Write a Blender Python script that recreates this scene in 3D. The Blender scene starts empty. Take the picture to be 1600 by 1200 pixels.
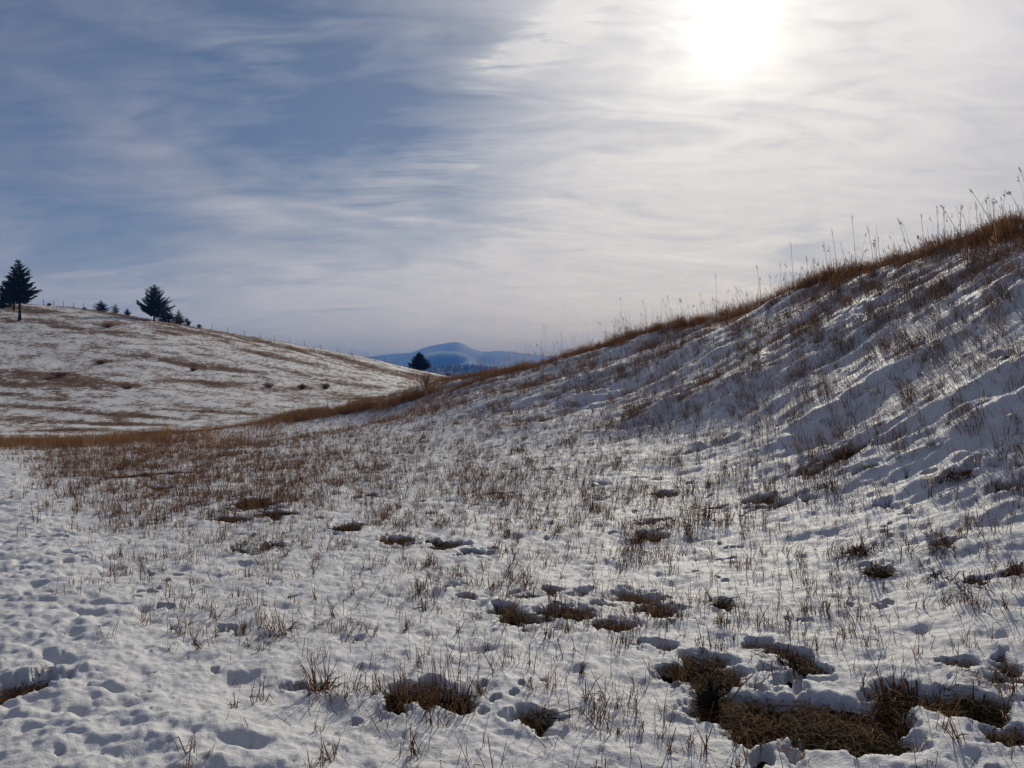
import bpy, math, random
import numpy as np
from mathutils import Vector, Matrix

scene = bpy.context.scene
R = math.radians
# ------------------------------------------------------------------ camera
CAM_H = 1.6
cam_d = bpy.data.cameras.new('camera'); cam_d.sensor_width = 36.0; cam_d.lens = 27.0
cam_d.clip_start = 0.05; cam_d.clip_end = 60000
cam = bpy.data.objects.new('camera', cam_d); scene.collection.objects.link(cam)
cam.location = (0, 0, CAM_H); cam.rotation_euler = (R(90), 0, 0)
scene.camera = cam

# ------------------------------------------------------------------ sun and sky
SUN_AZ = math.atan2(340, 1200)                    # clockwise from +Y
SUN_EL = math.atan2(548, math.hypot(1200, 340))
SUN = Vector((math.sin(SUN_AZ)*math.cos(SUN_EL), math.cos(SUN_AZ)*math.cos(SUN_EL), math.sin(SUN_EL)))
sun_d = bpy.data.lights.new('sun', 'SUN'); sun_d.energy = 5.0; sun_d.angle = R(0.53); sun_d.color = (1.0, 0.955, 0.89)
sun_o = bpy.data.objects.new('sun', sun_d); scene.collection.objects.link(sun_o)
sun_o.rotation_euler = (-SUN).to_track_quat('-Z', 'Y').to_euler(); sun_o.location = SUN*200

def px_dir(u, v):
    return Vector(((u-800)/1200, 1, (600-v)/1200)).normalized()

class NT:
    """tiny helper that writes shader node maths"""
    def __init__(self, tree): self.t = tree
    def n(self, typ, **kw):
        nd = self.t.nodes.new(typ)
        for k, v in kw.items(): setattr(nd, k, v)
        return nd
    def put(self, sock, v):
        if hasattr(v, 'is_linked') or isinstance(v, bpy.types.NodeSocket): self.t.links.new(v, sock)
        else: sock.default_value = v
    def m(self, op, a, b=None, c=None, clamp=False):
        nd = self.n('ShaderNodeMath', operation=op, use_clamp=clamp)
        self.put(nd.inputs[0], a)
        if b is not None: self.put(nd.inputs[1], b)
        if c is not None: self.put(nd.inputs[2], c)
        return nd.outputs[0]
    def v(self, op, a, b=None, out=0):
        nd = self.n('ShaderNodeVectorMath', operation=op)
        self.put(nd.inputs[0], a)
        if b is not None: self.put(nd.inputs[1], b)
        return nd.outputs['Value'] if op in ('DOT_PRODUCT', 'LENGTH') else nd.outputs[0]
    def ss(self, x, lo, hi):
        nd = self.n('ShaderNodeMapRange', interpolation_type='SMOOTHSTEP')
        self.put(nd.inputs[0], x); nd.inputs[1].default_value = lo; nd.inputs[2].default_value = hi
        return nd.outputs[0]
    def noise(self, vec, scale, detail=4, rough=.55, dist=0.0, lac=2.0, dim='3D'):
        nd = self.n('ShaderNodeTexNoise', noise_dimensions=dim)
        self.put(nd.inputs['Vector'], vec)
        nd.inputs['Scale'].default_value = scale; nd.inputs['Detail'].default_value = detail
        nd.inputs['Roughness'].default_value = rough; nd.inputs['Distortion'].default_value = dist
        nd.inputs['Lacunarity'].default_value = lac
        return nd.outputs['Fac']
    def mix(self, f, a, b):
        nd = self.n('ShaderNodeMix', data_type='RGBA')
        self.put(nd.inputs[0], f); self.put(nd.inputs[6], a); self.put(nd.inputs[7], b)
        return nd.outputs[2]
    def mapping(self, vec, rot=(0, 0, 0), scale=(1, 1, 1), loc=(0, 0, 0)):
        nd = self.n('ShaderNodeMapping'); self.put(nd.inputs[0], vec)
        nd.inputs[1].default_value = loc; nd.inputs[2].default_value = rot; nd.inputs[3].default_value = scale
        return nd.outputs[0]

world = bpy.data.worlds.new('World'); scene.world = world; world.use_nodes = True
wt = world.node_tree; wt.nodes.clear(); W = NT(wt)
sky = W.n('ShaderNodeTexSky', sky_type='NISHITA'); sky.sun_disc = False
sky.sun_elevation = SUN_EL; sky.sun_rotation = SUN_AZ; sky.altitude = 700; sky.air_density = 1.1; sky.dust_density = 0.6; sky.ozone_density = 4.0
tc = W.n('ShaderNodeTexCoord'); D = W.v('NORMALIZE', tc.outputs['Generated'])
sep = W.n('ShaderNodeSeparateXYZ'); wt.links.new(D, sep.inputs[0])
zc = W.m('ADD', W.m('MAXIMUM', sep.outputs[2], 0.0), 0.20)
cmb = W.n('ShaderNodeCombineXYZ')
W.put(cmb.inputs[0], W.m('DIVIDE', sep.outputs[0], zc)); W.put(cmb.inputs[1], W.m('DIVIDE', sep.outputs[1], zc))
P = cmb.outputs[0]                                                   # a point on the cloud sheet
omd = W.m('SUBTRACT', 1.0, W.v('DOT_PRODUCT', D, tuple(SUN)))        # 1 - cos(angle to sun)
def lobe(k, a): return W.m('MULTIPLY', W.m('EXPONENT', W.m('MULTIPLY', omd, -k)), a)
def gauss_at(u, v, rpx, a):
    d = W.m('SUBTRACT', 1.0, W.v('DOT_PRODUCT', D, tuple(px_dir(u, v))))
    k = 2.0/((rpx/1200.0)**2)
    return W.m('MULTIPLY', W.m('EXPONENT', W.m('MULTIPLY', d, -k)), a)
# openings between the veils of cloud
hole = None
for h in [(500, 190, 180, .56), (330, 110, 240, .26), (110, 70, 240, .24), (620, 50, 210, .32), (110, 240, 150, .12), (705, 308, 60, .42), (560, 215, 90, .20),
          (235, 392, 60, .40), (110, 405, 70, .34), (1235, 405, 50, .40), (1290, 385, 40, .22), (-250, 60, 330, .30), (250, -250, 380, .34), (780, -20, 120, .12),
          (960, 472, 30, .30), (1030, 455, 30, .18), (740, 180, 110, .20), (1570, 30, 170, .12), (450, 400, 60, .12), (560, 440, 50, .12)]:
    g = gauss_at(*h); hole = g if hole is None else W.m('ADD', hole, g)
n_big = W.noise(W.mapping(P, (0, 0, R(32)), (.9, 1.6, 1), (3.1, 1.2, 0)), 1.0, 4, .5, .8, dim='2D')
n_str = W.noise(W.mapping(P, (0, 0, R(27)), (.9, 2.3, 1), (.7, 5.2, 0)), 1.7, 5, .50, 1.2, dim='2D')
n_fib = W.noise(W.mapping(P, (0, 0, R(36)), (1.3, 6.0, 1)), 2.6, 5, .58, .9, dim='2D')
n_rip = W.noise(W.mapping(P, (0, 0, R(6)), (1.6, 3.4, 1)), 2.6, 5, .54, 1.3, dim='2D')
def ctr(n, a): return W.m('MULTIPLY', W.m('SUBTRACT', n, .5), a)
veil = W.m('ADD', ctr(n_big, .75), W.m('ADD', ctr(n_str, .62), W.m('ADD', ctr(n_fib, .26), ctr(n_rip, .22))))
cover = W.m('SUBTRACT', W.m('ADD', veil, .86), W.m('MULTIPLY', hole, .66))
# thin trails and wisps
def streak(p0, p1, w0, amp, tex=None, wav=.02):
    a, b = px_dir(*p0), px_dir(*p1); nrm = a.cross(b).normalized(); mid = (a+b).normalized(); tan = nrm.cross(mid).normalized()
    half = a.angle(b)/2
    s = W.m('DIVIDE', W.v('DOT_PRODUCT', D, tuple(tan)), half)
    d = W.m('ADD', W.v('DOT_PRODUCT', D, tuple(nrm)), W.m('MULTIPLY', W.m('SUBTRACT', n_str, .5), wav))
    wd = w0/1200.0
    g = W.m('EXPONENT', W.m('MULTIPLY', W.m('MULTIPLY', W.m('DIVIDE', d, wd), W.m('DIVIDE', d, wd)), -1.0))
    e = W.m('SUBTRACT', 1.0, W.ss(W.m('ABSOLUTE', s), 0.35, 1.15))
    front = W.m('GREATER_THAN', W.v('DOT_PRODUCT', D, tuple(mid)), .5)
    o = W.m('MULTIPLY', W.m('MULTIPLY', W.m('MULTIPLY', g, e), front), amp)
    if tex is not None: o = W.m('MULTIPLY', o, tex)
    return o
wisp_tex = W.ss(n_fib, .30, .70)
for s in [streak((100, 190), (470, 370), 30, .30, wav=.05), streak((390, 312), (760, 356), 5, .32, wav=.01), streak((720, 125), (960, -10), 26, .95, wisp_tex, .06),
          streak((0, 268), (200, 292), 9, .18), streak((-60, 60), (330, 255), 26, .18, wav=.06), streak((180, 150), (560, 330), 12, .14, wav=.05), streak((250, 40), (520, 170), 40, .12, wisp_tex, .06), streak((900, 235), (1010, 262), 5, .12, wisp_tex, .01), streak((480, 330), (820, 235), 40, .30, wisp_tex, .05), streak((620, 474), (980, 463), 4, .25, wav=.006),
          streak((50, 430), (170, 424), 6, .30, wav=.008), streak((1130, 375), (1290, 378), 4, .25, wav=.006)]:
    cover = W.m('ADD', cover, s)
hz = W.m('SUBTRACT', 1.0, W.ss(sep.outputs[2], 0.0, 0.24))           # the layer thickens towards the horizon
cover = W.m('ADD', cover, W.m('MULTIPLY', hz, .34))
cover = W.m('ADD', cover, lobe(9, .14))
cover = W.m('MINIMUM', W.m('MAXIMUM', cover, .10), .97)
lum = W.m('ADD', W.m('ADD', .235, lobe(3.2, .74)), W.m('ADD', lobe(10, .40), W.m('ADD', lobe(80, .13), W.m('ADD', lobe(260, .28), W.m('ADD', lobe(1100, .7), lobe(4200, 6.0))))))
lum = W.m('ADD', lum, W.m('MULTIPLY', hz, W.m('ADD', .34, lobe(3, .34))))
lum = W.m('MULTIPLY', lum, W.m('ADD', 1.0, W.m('ADD', ctr(n_rip, .22), ctr(n_str, .30))))
ccol = W.mix(W.m('EXPONENT', W.m('MULTIPLY', omd, -4.0)), (.85, .90, 1.16, 1), (1.02, 1.0, 1.0, 1))
sc = W.n('ShaderNodeVectorMath', operation='SCALE'); wt.links.new(ccol, sc.inputs[0]); wt.links.new(lum, sc.inputs[3])
bg_s = W.n('ShaderNodeBackground'); wt.links.new(sky.outputs[0], bg_s.inputs[0]); bg_s.inputs[1].default_value = 0.05
bg_c = W.n('ShaderNodeBackground'); wt.links.new(sc.outputs[0], bg_c.inputs[0]); bg_c.inputs[1].default_value = 0.86
mx = W.n('ShaderNodeMixShader'); wt.links.new(cover, mx.inputs[0]); wt.links.new(bg_s.outputs[0], mx.inputs[1]); wt.links.new(bg_c.outputs[0], mx.inputs[2])
wo = W.n('ShaderNodeOutputWorld'); wt.links.new(mx.outputs[0], wo.inputs[0])
world.cycles.sampling_method = 'MANUAL'; world.cycles.sample_map_resolution = 512

vs = scene.view_settings
vs.view_transform = 'Standard'; vs.look = 'None'; vs.gamma = 1.0; vs.use_curve_mapping = False; vs.exposure = -0.32
scene.cycles.use_denoising = True
scene.cycles.max_bounces = 6; scene.cycles.diffuse_bounces = 3; scene.cycles.glossy_bounces = 2
scene.cycles.transmission_bounces = 3; scene.cycles.volume_bounces = 0; scene.cycles.transparent_max_bounces = 6
scene.cycles.sample_clamp_indirect = 4.0

# ------------------------------------------------------------------ helpers
C = scene.collection
rng = np.random.default_rng(7)
random.seed(7)

def tag(o, label=None, cat=None, group=None, kind=None):
    if label: o['label'] = label
    if cat: o['category'] = cat
    if group: o['group'] = group
    if kind: o['kind'] = kind
    return o

def mesh_np(name, verts, quads=None, tris=None, mat=None, smooth=False):
    me = bpy.data.meshes.new(name)
    verts = np.asarray(verts, np.float32); me.vertices.add(len(verts)); me.vertices.foreach_set('co', verts.ravel())
    loops, starts, totals = [], [], []; off = 0
    if quads is not None and len(quads):
        q = np.asarray(quads, np.int32); loops.append(q.ravel()); starts.append(off+np.arange(len(q))*4); totals.append(np.full(len(q), 4)); off += q.size
    if tris is not None and len(tris):
        t = np.asarray(tris, np.int32); loops.append(t.ravel()); starts.append(off+np.arange(len(t))*3); totals.append(np.full(len(t), 3)); off += t.size
    lp = np.concatenate(loops).astype(np.int32); me.loops.add(len(lp)); me.loops.foreach_set('vertex_index', lp)
    st = np.concatenate(starts).astype(np.int32); me.polygons.add(len(st)); me.polygons.foreach_set('loop_start', st)
    me.update(calc_edges=True)
    if smooth: me.polygons.foreach_set('use_smooth', np.ones(len(st), bool))
    if mat: me.materials.append(mat)
    return me

def obj(name, me, parent=None, loc=None):
    o = bpy.data.objects.new(name, me); C.objects.link(o)
    if parent is not None: o.parent = parent
    if loc is not None: o.location = loc
    return o

def empty(name, loc):
    o = bpy.data.objects.new(name, None); o.empty_display_size = .2; C.objects.link(o); o.location = loc; return o

class MB:
    """collects ribbons, tubes and leaves into one mesh"""
    def __init__(self): self.v = []; self.q = []; self.t = []
    def tube(self, pts, rad, n=4, cap=True):
        pts = [Vector(p) for p in pts]; rings = []
        for i, p in enumerate(pts):
            d = (pts[min(i+1, len(pts)-1)]-pts[max(i-1, 0)])
            d = d.normalized() if d.length > 1e-9 else Vector((0, 0, 1))
            a = d.cross(Vector((0.31, .95, .05))); a = a.normalized() if a.length > 1e-4 else Vector((1, 0, 0))
            b = d.cross(a); b0 = len(self.v); rings.append(b0)
            for k in range(n):
                t = 2*math.pi*k/n; self.v.append(p+(a*math.cos(t)+b*math.sin(t))*rad[i])
        for i in range(len(pts)-1):
            for k in range(n):
                self.q.append((rings[i]+k, rings[i]+(k+1) % n, rings[i+1]+(k+1) % n, rings[i+1]+k))
        if cap:
            e = rings[-1]
            for k in range(1, n-1): self.t.append((e, e+k, e+k+1))
    def ribbon(self, pts, wid, side):
        b = len(self.v)
        for p, w in zip(pts, wid):
            self.v.append(Vector(p)-side*w*.5); self.v.append(Vector(p)+side*w*.5)
        for i in range(len(pts)-1): self.q.append((b+2*i, b+2*i+1, b+2*i+3, b+2*i+2))
    def tri(self, a, b_, c):
        b = len(self.v); self.v += [Vector(a), Vector(b_), Vector(c)]; self.t.append((b, b+1, b+2))
    def mesh(self, name, mat, smooth=False):
        return mesh_np(name, np.array([tuple(x) for x in self.v]), self.q, self.t, mat, smooth)

# 2-D gradient noise
_perm = rng.permutation(256); _perm = np.concatenate([_perm, _perm, _perm])
_ga = rng.uniform(0, 2*np.pi, 256); _gx, _gy = np.cos(_ga), np.sin(_ga)
def pn(x, y):
    xi = np.floor(x).astype(np.int64); yi = np.floor(y).astype(np.int64); xf = x-xi; yf = y-yi
    u = xf*xf*xf*(xf*(xf*6-15)+10); v = yf*yf*yf*(yf*(yf*6-15)+10)
    def g(ix, iy, dx, dy):
        h = _perm[_perm[ix & 255]+(iy & 255)]; return _gx[h]*dx+_gy[h]*dy
    a = g(xi, yi, xf, yf); b = g(xi+1, yi, xf-1, yf); c = g(xi, yi+1, xf, yf-1); d = g(xi+1, yi+1, xf-1, yf-1)
    return (a+u*(b-a))+v*((c+u*(d-c))-(a+u*(b-a)))          # about -.7 .. .7
def fbm(x, y, wl, octv=4, gain=.5):
    s = 0; a = 1.0
    for i in range(octv):
        s = s+a*pn(x/wl+13.7*i, y/wl-7.1*i); wl = wl*.5; a *= gain
    return s
def sstep(x, a, b):
    t = np.clip((x-a)/(b-a), 0, 1); return t*t*(3-2*t)

# ------------------------------------------------------------------ the lie of the land (thin-plate surface through surveyed points)
ctl = []
def sv(u, *yz):                                            # points along one bearing: (distance, height)
    for y, z in yz: ctl.append(((u-800)/1200*y, y, z))
def sl(u, v, y): ctl.append(((u-800)/1200*y, y, CAM_H+(600-v)/1200*y))
sv(1600, (3.2, .10), (4.6, .34), (6.5, 1.05), (9.1, 2.5)); sl(1600, 360, 12.7); sv(1600, (16.5, 4.55), (21, 4.8), (30, 4.7), (60, 4.2), (150, -1))
sv(1450, (3.5, .06), (5, .22), (7.1, .8), (10.2, 2.15)); sl(1450, 405, 14.7); sv(1450, (19, 4.2), (27, 4.0))
sv(1300, (4, .04), (5.5, .16), (7.6, .52), (10.6, 1.5), (13.6, 2.75)); sl(1300, 441, 17.3); sv(1300, (22, 4.05), (31, 3.2), (60, 0.5), (200, -6))
sv(1170, (6.5, .12), (8.6, .36), (11.5, 1.0), (15.3, 2.2)); sl(1170, 487, 20); sv(1170, (25, 3.4), (34, 2.5))
sv(1050, (5, .02), (8, .16), (10.5, .4), (13.5, .92), (18, 2.0)); sl(1050, 518, 23); sv(1050, (27, 3.05), (36, 2.0), (80, -2), (200, -7))
sv(925, (8, .08), (12, .36), (16, .9), (21.5, 1.9)); sl(925, 550, 27); sv(925, (31, 2.55), (41, 1.3))
sv(800, (7, 0), (13, .25), (19, .82), (25, 1.55)); sl(800, 581, 31); sv(800, (36, 1.85), (47, .4), (80, -.8), (150, -2), (220, -3), (330, -16))
sv(730, (8, .02), (15, .22), (24, .95)); sl(730, 593, 35); sv(730, (40.5, 1.45), (52, .1))
sv(640, (10, 0), (20, 0.2), (30, .52)); sl(640, 621, 40); sv(640, (45, .4), (55, -.8))
sv(540, (30, -.1), (46, -.3)); sl(540, 640, 40.5)
sv(450, (12, -.04), (20, -.12), (30, -.25)); sl(450, 657, 40); sv(450, (46, -.85), (58, -1.8))
sv(200, (8, -.05), (15, -.2), (25, -.45)); sl(200, 687, 32); sv(200, (40, -1.35), (55, -2.0))
sv(0, (4, 0), (10, -.15), (20, -.4)); sl(0, 698, 28); sv(0, (36, -1.25), (52, -1.95))
sv(0, (60, -1.7), (75, .6), (95, 4.9), (115, 10.0)); sl(0, 475, 140); sv(0, (165, 17.6), (250, 10))
sl(100, 480, 146)
sv(280, (65, -1.8), (85, .8), (110, 5.6), (135, 10.6)); sl(280, 508, 155); sv(280, (180, 14.1), (260, 6))
sv(400, (70, -1.6), (100, 1.8), (135, 7.7)); sl(400, 528, 160); sv(400, (185, 11.3), (270, 2.5))
sv(560, (70, -1.5), (110, 1.2), (150, 5.3)); sl(560, 557, 175); sv(560, (200, 7.9), (280, 0))
sv(650, (80, -1.1), (130, 1.5), (170, 3.9)); sl(650, 577, 190); sv(650, (215, 4.9), (300, -5))
sv(720, (100, -.4), (160, 1.2)); sl(720, 593, 200); sv(720, (230, 1.7), (320, -9))
ctl += [(0, 0, 0), (-1.5, 3.2, 0), (0, 4.5, 0), (1.5, 3.2, 0), (-5, 0, 0), (4, 0, .15), (0, -8, 0), (-10, -8, -.15), (10, -8, 1.2), (10, 2, 2.2), (6, 2, .5), (14, 8, 4.6),
        (16, 14, 6.8), (25, 15, 9.2), (20, 4, 5.6), (40, 20, 11.5), (60, 0, 12), (30, -20, 6), (-60, 20, -.6), (-30, 5, -.4), (-60, -40, -.5), (-150, -50, 0), (150, -50, 11),
        (-150, 140, 24), (-150, 60, 6), (-220, 220, 22), (200, 100, 0), (0, -150, 0), (150, 250, -18), (-40, 400, -22), (-300, 0, 5)]
ctl = np.array(ctl, float)
CS = 40.0
def _phi(r2): return .5*r2*np.log(r2+1e-9)
_n = len(ctl); _c = ctl[:, :2]/CS
_r2 = ((_c[:, None]-_c[None])**2).sum(-1)
_A = np.zeros((_n+3, _n+3)); _A[:_n, :_n] = _phi(_r2)+np.eye(_n)*2e-5
_A[:_n, _n] = 1; _A[:_n, _n+1:] = _c; _A[_n, :_n] = 1; _A[_n+1:, :_n] = _c.T
_w = np.linalg.solve(_A, np.concatenate([ctl[:, 2], np.zeros(3)]))
def base_z(x, y):
    x = np.atleast_1d(np.asarray(x, float)); y = np.atleast_1d(np.asarray(y, float)); shp = x.shape
    x = x.ravel(); y = y.ravel(); r = np.hypot(x, y)
    z = np.empty_like(x)
    for i in range(0, len(x), 60000):
        s = slice(i, i+60000); px = np.clip(x[s], -380, 380)/CS; py = np.clip(y[s], -380, 420)/CS
        a = np.full(px.shape, _w[_n])+_w[_n+1]*px+_w[_n+2]*py
        for k in range(_n): a += _w[k]*_phi((px-_c[k, 0])**2+(py-_c[k, 1])**2)
        z[s] = a
    plain = -38+fbm(x, y, 1800, 3)*14
    t = sstep(r, 230, 520)
    z = z*(1-t)+plain*t
    z = z+sstep(r, 40, 90)*(1-sstep(r, 700, 1500))*fbm(x, y, 14, 3)*.22
    return z.reshape(shp)
def hit(u, v):                                              # where the line of sight through a pixel meets the land
    d = np.array([(u-800)/1200, 1, (600-v)/1200])
    ys = np.geomspace(2.2, 320, 900); zz = CAM_H+d[2]*ys-base_z(d[0]*ys, ys)
    i = np.argmax(zz < 0)
    if zz[i] >= 0: i = int(np.argmin(zz))
    if i == 0: return np.array([d[0]*ys[0], ys[0]])
    f = zz[i-1]/(zz[i-1]-zz[i]+1e-12); y = ys[i-1]+f*(ys[i]-ys[i-1]); y = min(max(y, 2.2), 320)
    return np.array([d[0]*y, y])

# ------------------------------------------------------------------ where the snow has melted, where grass stands
bare_px = [  # u, v, half width, half height in the picture
 (1062,1064,34,14),(1100,1080,30,16),(1128,1062,30,12),(1112,1100,26,30),(1150,1122,50,28),(1205,1128,60,32),(1262,1135,52,28),(1320,1150,60,32),(1372,1172,50,28),
 (1345,1135,40,22),(1392,1108,30,24),(1420,1092,36,16),(1470,1108,50,16),(1525,1120,40,16),(1575,1158,36,16),(1540,1108,20,8),
 (1208,1022,26,10),(1232,1036,26,11),(1250,1046,18,10),(1094,1040,30,10),(1200,1058,14,5),(1290,1058,28,5),(1260,1070,30,7),(1170,1168,16,9),(1240,1195,16,10),
 (780,962,20,8),(812,975,24,10),(874,968,28,12),(908,964,20,8),(985,940,40,9),(1022,962,28,14),(945,985,16,9),(972,988,20,8),(735,942,20,5),(708,923,16,5),
 (830,942,14,5),(862,930,14,6),(905,935,14,7),(945,955,12,4),(1010,1018,12,4),(1035,1020,12,5),
 (628,1096,24,16),(622,1120,14,10),(700,1102,34,16),(665,1085,18,10),(832,1132,36,9),(855,1155,24,10),
 (700,858,22,7),(682,852,10,4),(738,873,20,6),(622,850,24,7),(540,830,20,6),(362,816,28,6),(392,792,34,9),(425,806,16,6),(440,812,16,6),(575,780,18,3.5),
 (250,767,13,5),(355,712,26,3),(240,745,60,2.5),(160,690,50,2),(425,858,14,5),(378,866,9,5),(36,1097,50,15),(10,1108,34,13),
 (1005,843,20,8),(1030,846,10,4),(1020,820,22,4),(1120,799,14,3),(1190,786,22,5),(1210,794,20,5),(1035,778,22,4),(1325,710,26,7),(1270,735,22,5),(1360,738,12,3.5),
 (1500,742,26,7),(1575,758,26,7),(1345,866,14,5),(1478,858,22,9),(1375,900,18,7),(1466,907,9,6),(1530,918,26,7),(1590,898,14,8),(1125,955,13,7),(1450,712,8,3),
 (1380,790,10,5),(1180,800,10,3),(1505,1050,30,7),(1572,1072,26,7),(1590,1050,16,6),(1575,1040,10,4),(460,1082,14,6),(270,962,8,3)]
bare = []
for u, v, a, b in bare_px:
    c = hit(u, v); e = hit(u, v+b*.9); f = hit(u, max(v-b*.9, 560))
    dist = c[1]; rx = a/1200*dist*.90; ry = .90* max(np.hypot(*(e-c)), .35*np.hypot(*(f-c)), .02)
    ry = min(ry, 2.2*rx+.05)
    ang = math.atan2(c[0], c[1]); bare.append((c[0], c[1], rx, ry, math.sin(ang), math.cos(ang)))
def bare_field(x, y):
    wx = fbm(x, y, .26, 4, .6)*.13+fbm(x+5, y, .06, 2)*.022; wy = fbm(x+31, y-17, .26, 4, .6)*.13+fbm(x, y+9, .06, 2)*.022
    k = np.clip(np.hypot(x, y)/6, .6, 2.2); X = x+wx*k; Y = y+wy*k; Pf = np.zeros_like(x)
    for cx, cy, rx, ry, s, c in bare:
        m = (np.abs(X-cx) < 2.2*max(rx, ry)+.1) & (np.abs(Y-cy) < 2.2*max(rx, ry)+.1)
        if not m.any(): continue
        dx = X[m]-cx; dy = Y[m]-cy; lx = dx*c-dy*s; ly = dx*s+dy*c
        g = np.exp(-((lx/rx)**2+(ly/ry)**2)*.69)            # 0.5 on the ellipse
        Pf[m] = 1-(1-Pf[m])*(1-g)
    return Pf
def poly_dist(x, y, pts):
    d = np.full(x.shape, 1e9)
    for (x0, y0), (x1, y1) in zip(pts[:-1], pts[1:]):
        ex, ey = x1-x0, y1-y0; t = np.clip(((x-x0)*ex+(y-y0)*ey)/(ex*ex+ey*ey), 0, 1)
        d = np.minimum(d, np.hypot(x-x0-t*ex, y-y0-t*ey))
    return d
_cu = [600, 640, 730, 800, 925, 1050, 1170, 1300, 1450, 1600, 1750]; _cd = [40.5, 40, 35, 31, 27, 23, 20, 17.3, 14.7, 12.7, 11.5]
crest_line = [((u-800)/1200*d, d) for u, d in zip(_cu, _cd)]
def crest_depth(u): return float(np.interp(u, _cu, _cd))
swale_line = [tuple(hit(u, v)) for u, v in [(660, 622), (560, 642), (480, 656), (400, 664), (320, 674), (230, 683)]]
swale2_line = [tuple(hit(u, v)) for u, v in [(230, 692), (140, 697), (60, 698), (-60, 699)]]
def track_mask(x, y): return 1-sstep(x+1.15+.71*(y-3.2)+fbm(x, y, 1.2, 2)*.5, -.5, .55)   # 1 on the trodden strip at the left
def grass_off_track(x, y): return sstep(x+1.15+.71*(y-3.2)+fbm(x, y, .9, 3)*.8, -.5, 1.7)
def slope_mask(x, y): return sstep(base_z(x, y), .25, 1.1)*sstep(x+.28*y, 0, 2.5)*(1-sstep(y, 45, 55))
blobs = [(150,745,5.5,1.0),(230,775,4.0,1.0),(320,780,2.2,.8),(120,810,2.2,.7),(60,740,4,.7),(380,745,4,.5),(250,710,6,.7),(395,790,1.2,1.2),(730,770,2.0,.5),(880,790,1.3,.8),
         (1010,800,1.2,1.0),(1120,810,1.0,.9),(1180,790,1.0,.7),(1060,840,.7,.6),(760,745,2,.4)]
blobs = [(*hit(u, v), r, a) for u, v, r, a in blobs]
def blob_mask(x, y):
    s = np.zeros_like(x)
    for cx, cy, r, a in blobs: s += a*np.exp(-((x-cx)**2+(y-cy)**2)/(r*r*.5))
    return np.clip(s, 0, 1.3)
far_px = [(60,592,110,9),(20,600,60,7),(95,586,26,6),(160,566,14,4),(40,620,60,3),(250,562,60,5),(300,572,40,4),(360,578,40,5),(200,604,16,4),(120,512,90,5),(170,508,20,6),
          (230,500,120,3),(330,525,70,5),(300,520,60,4),(400,532,70,4),(470,548,60,4),(540,562,50,5),(500,590,40,5),(540,600,34,4),(600,580,60,4),(660,590,50,5),(60,470,50,7),
          (20,482,70,5),(110,480,60,4),(700,594,40,4),(420,610,30,5),(470,606,14,5),(330,600,50,5),(90,640,90,3),(200,650,100,2.5),(330,645,70,2.5),(130,662,120,3),(70,672,90,3),(560,625,50,5),
          (440,560,60,3),(260,520,20,3)]
far_patch = []
for u, v, a, b in far_px:
    c = hit(u, v); e = hit(u, v+b); dd = np.hypot(*(e-c)); far_patch.append((c[0], c[1], max(a/1200*c[1], .3), max(min(dd*.8, 8), .8)))
def far_thin(x, y):
    s = np.zeros_like(x)
    for cx, cy, rx, ry in far_patch:
        s = np.maximum(s, np.exp(-(((x-cx)/rx)**2+((y-cy)/ry)**2)*.8))
    return s*np.clip(.75+fbm(x, y, 9, 4, .65)*.9, 0, 1.2)

# ------------------------------------------------------------------ materials
def material(name):
    m = bpy.data.materials.new(name); m.use_nodes = True; t = m.node_tree; t.nodes.clear(); k = NT(t)
    out = k.n('ShaderNodeOutputMaterial'); return m, k, out
def principled(k, out, col, rough=.8, spec=.3, normal=None, link=True):
    b = k.n('ShaderNodeBsdfPrincipled'); k.put(b.inputs['Base Color'], col)
    k.put(b.inputs['Roughness'], rough); b.inputs['Specular IOR Level'].default_value = spec
    if normal is not None: k.t.links.new(normal, b.inputs['Normal'])
    if link: k.t.links.new(b.outputs[0], out.inputs[0])
    return b
def bump(k, h, strength, dist):
    b = k.n('ShaderNodeBump'); k.put(b.inputs['Height'], h); b.inputs['Strength'].default_value = strength; b.inputs['Distance'].default_value = dist
    return b.outputs[0]

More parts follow.
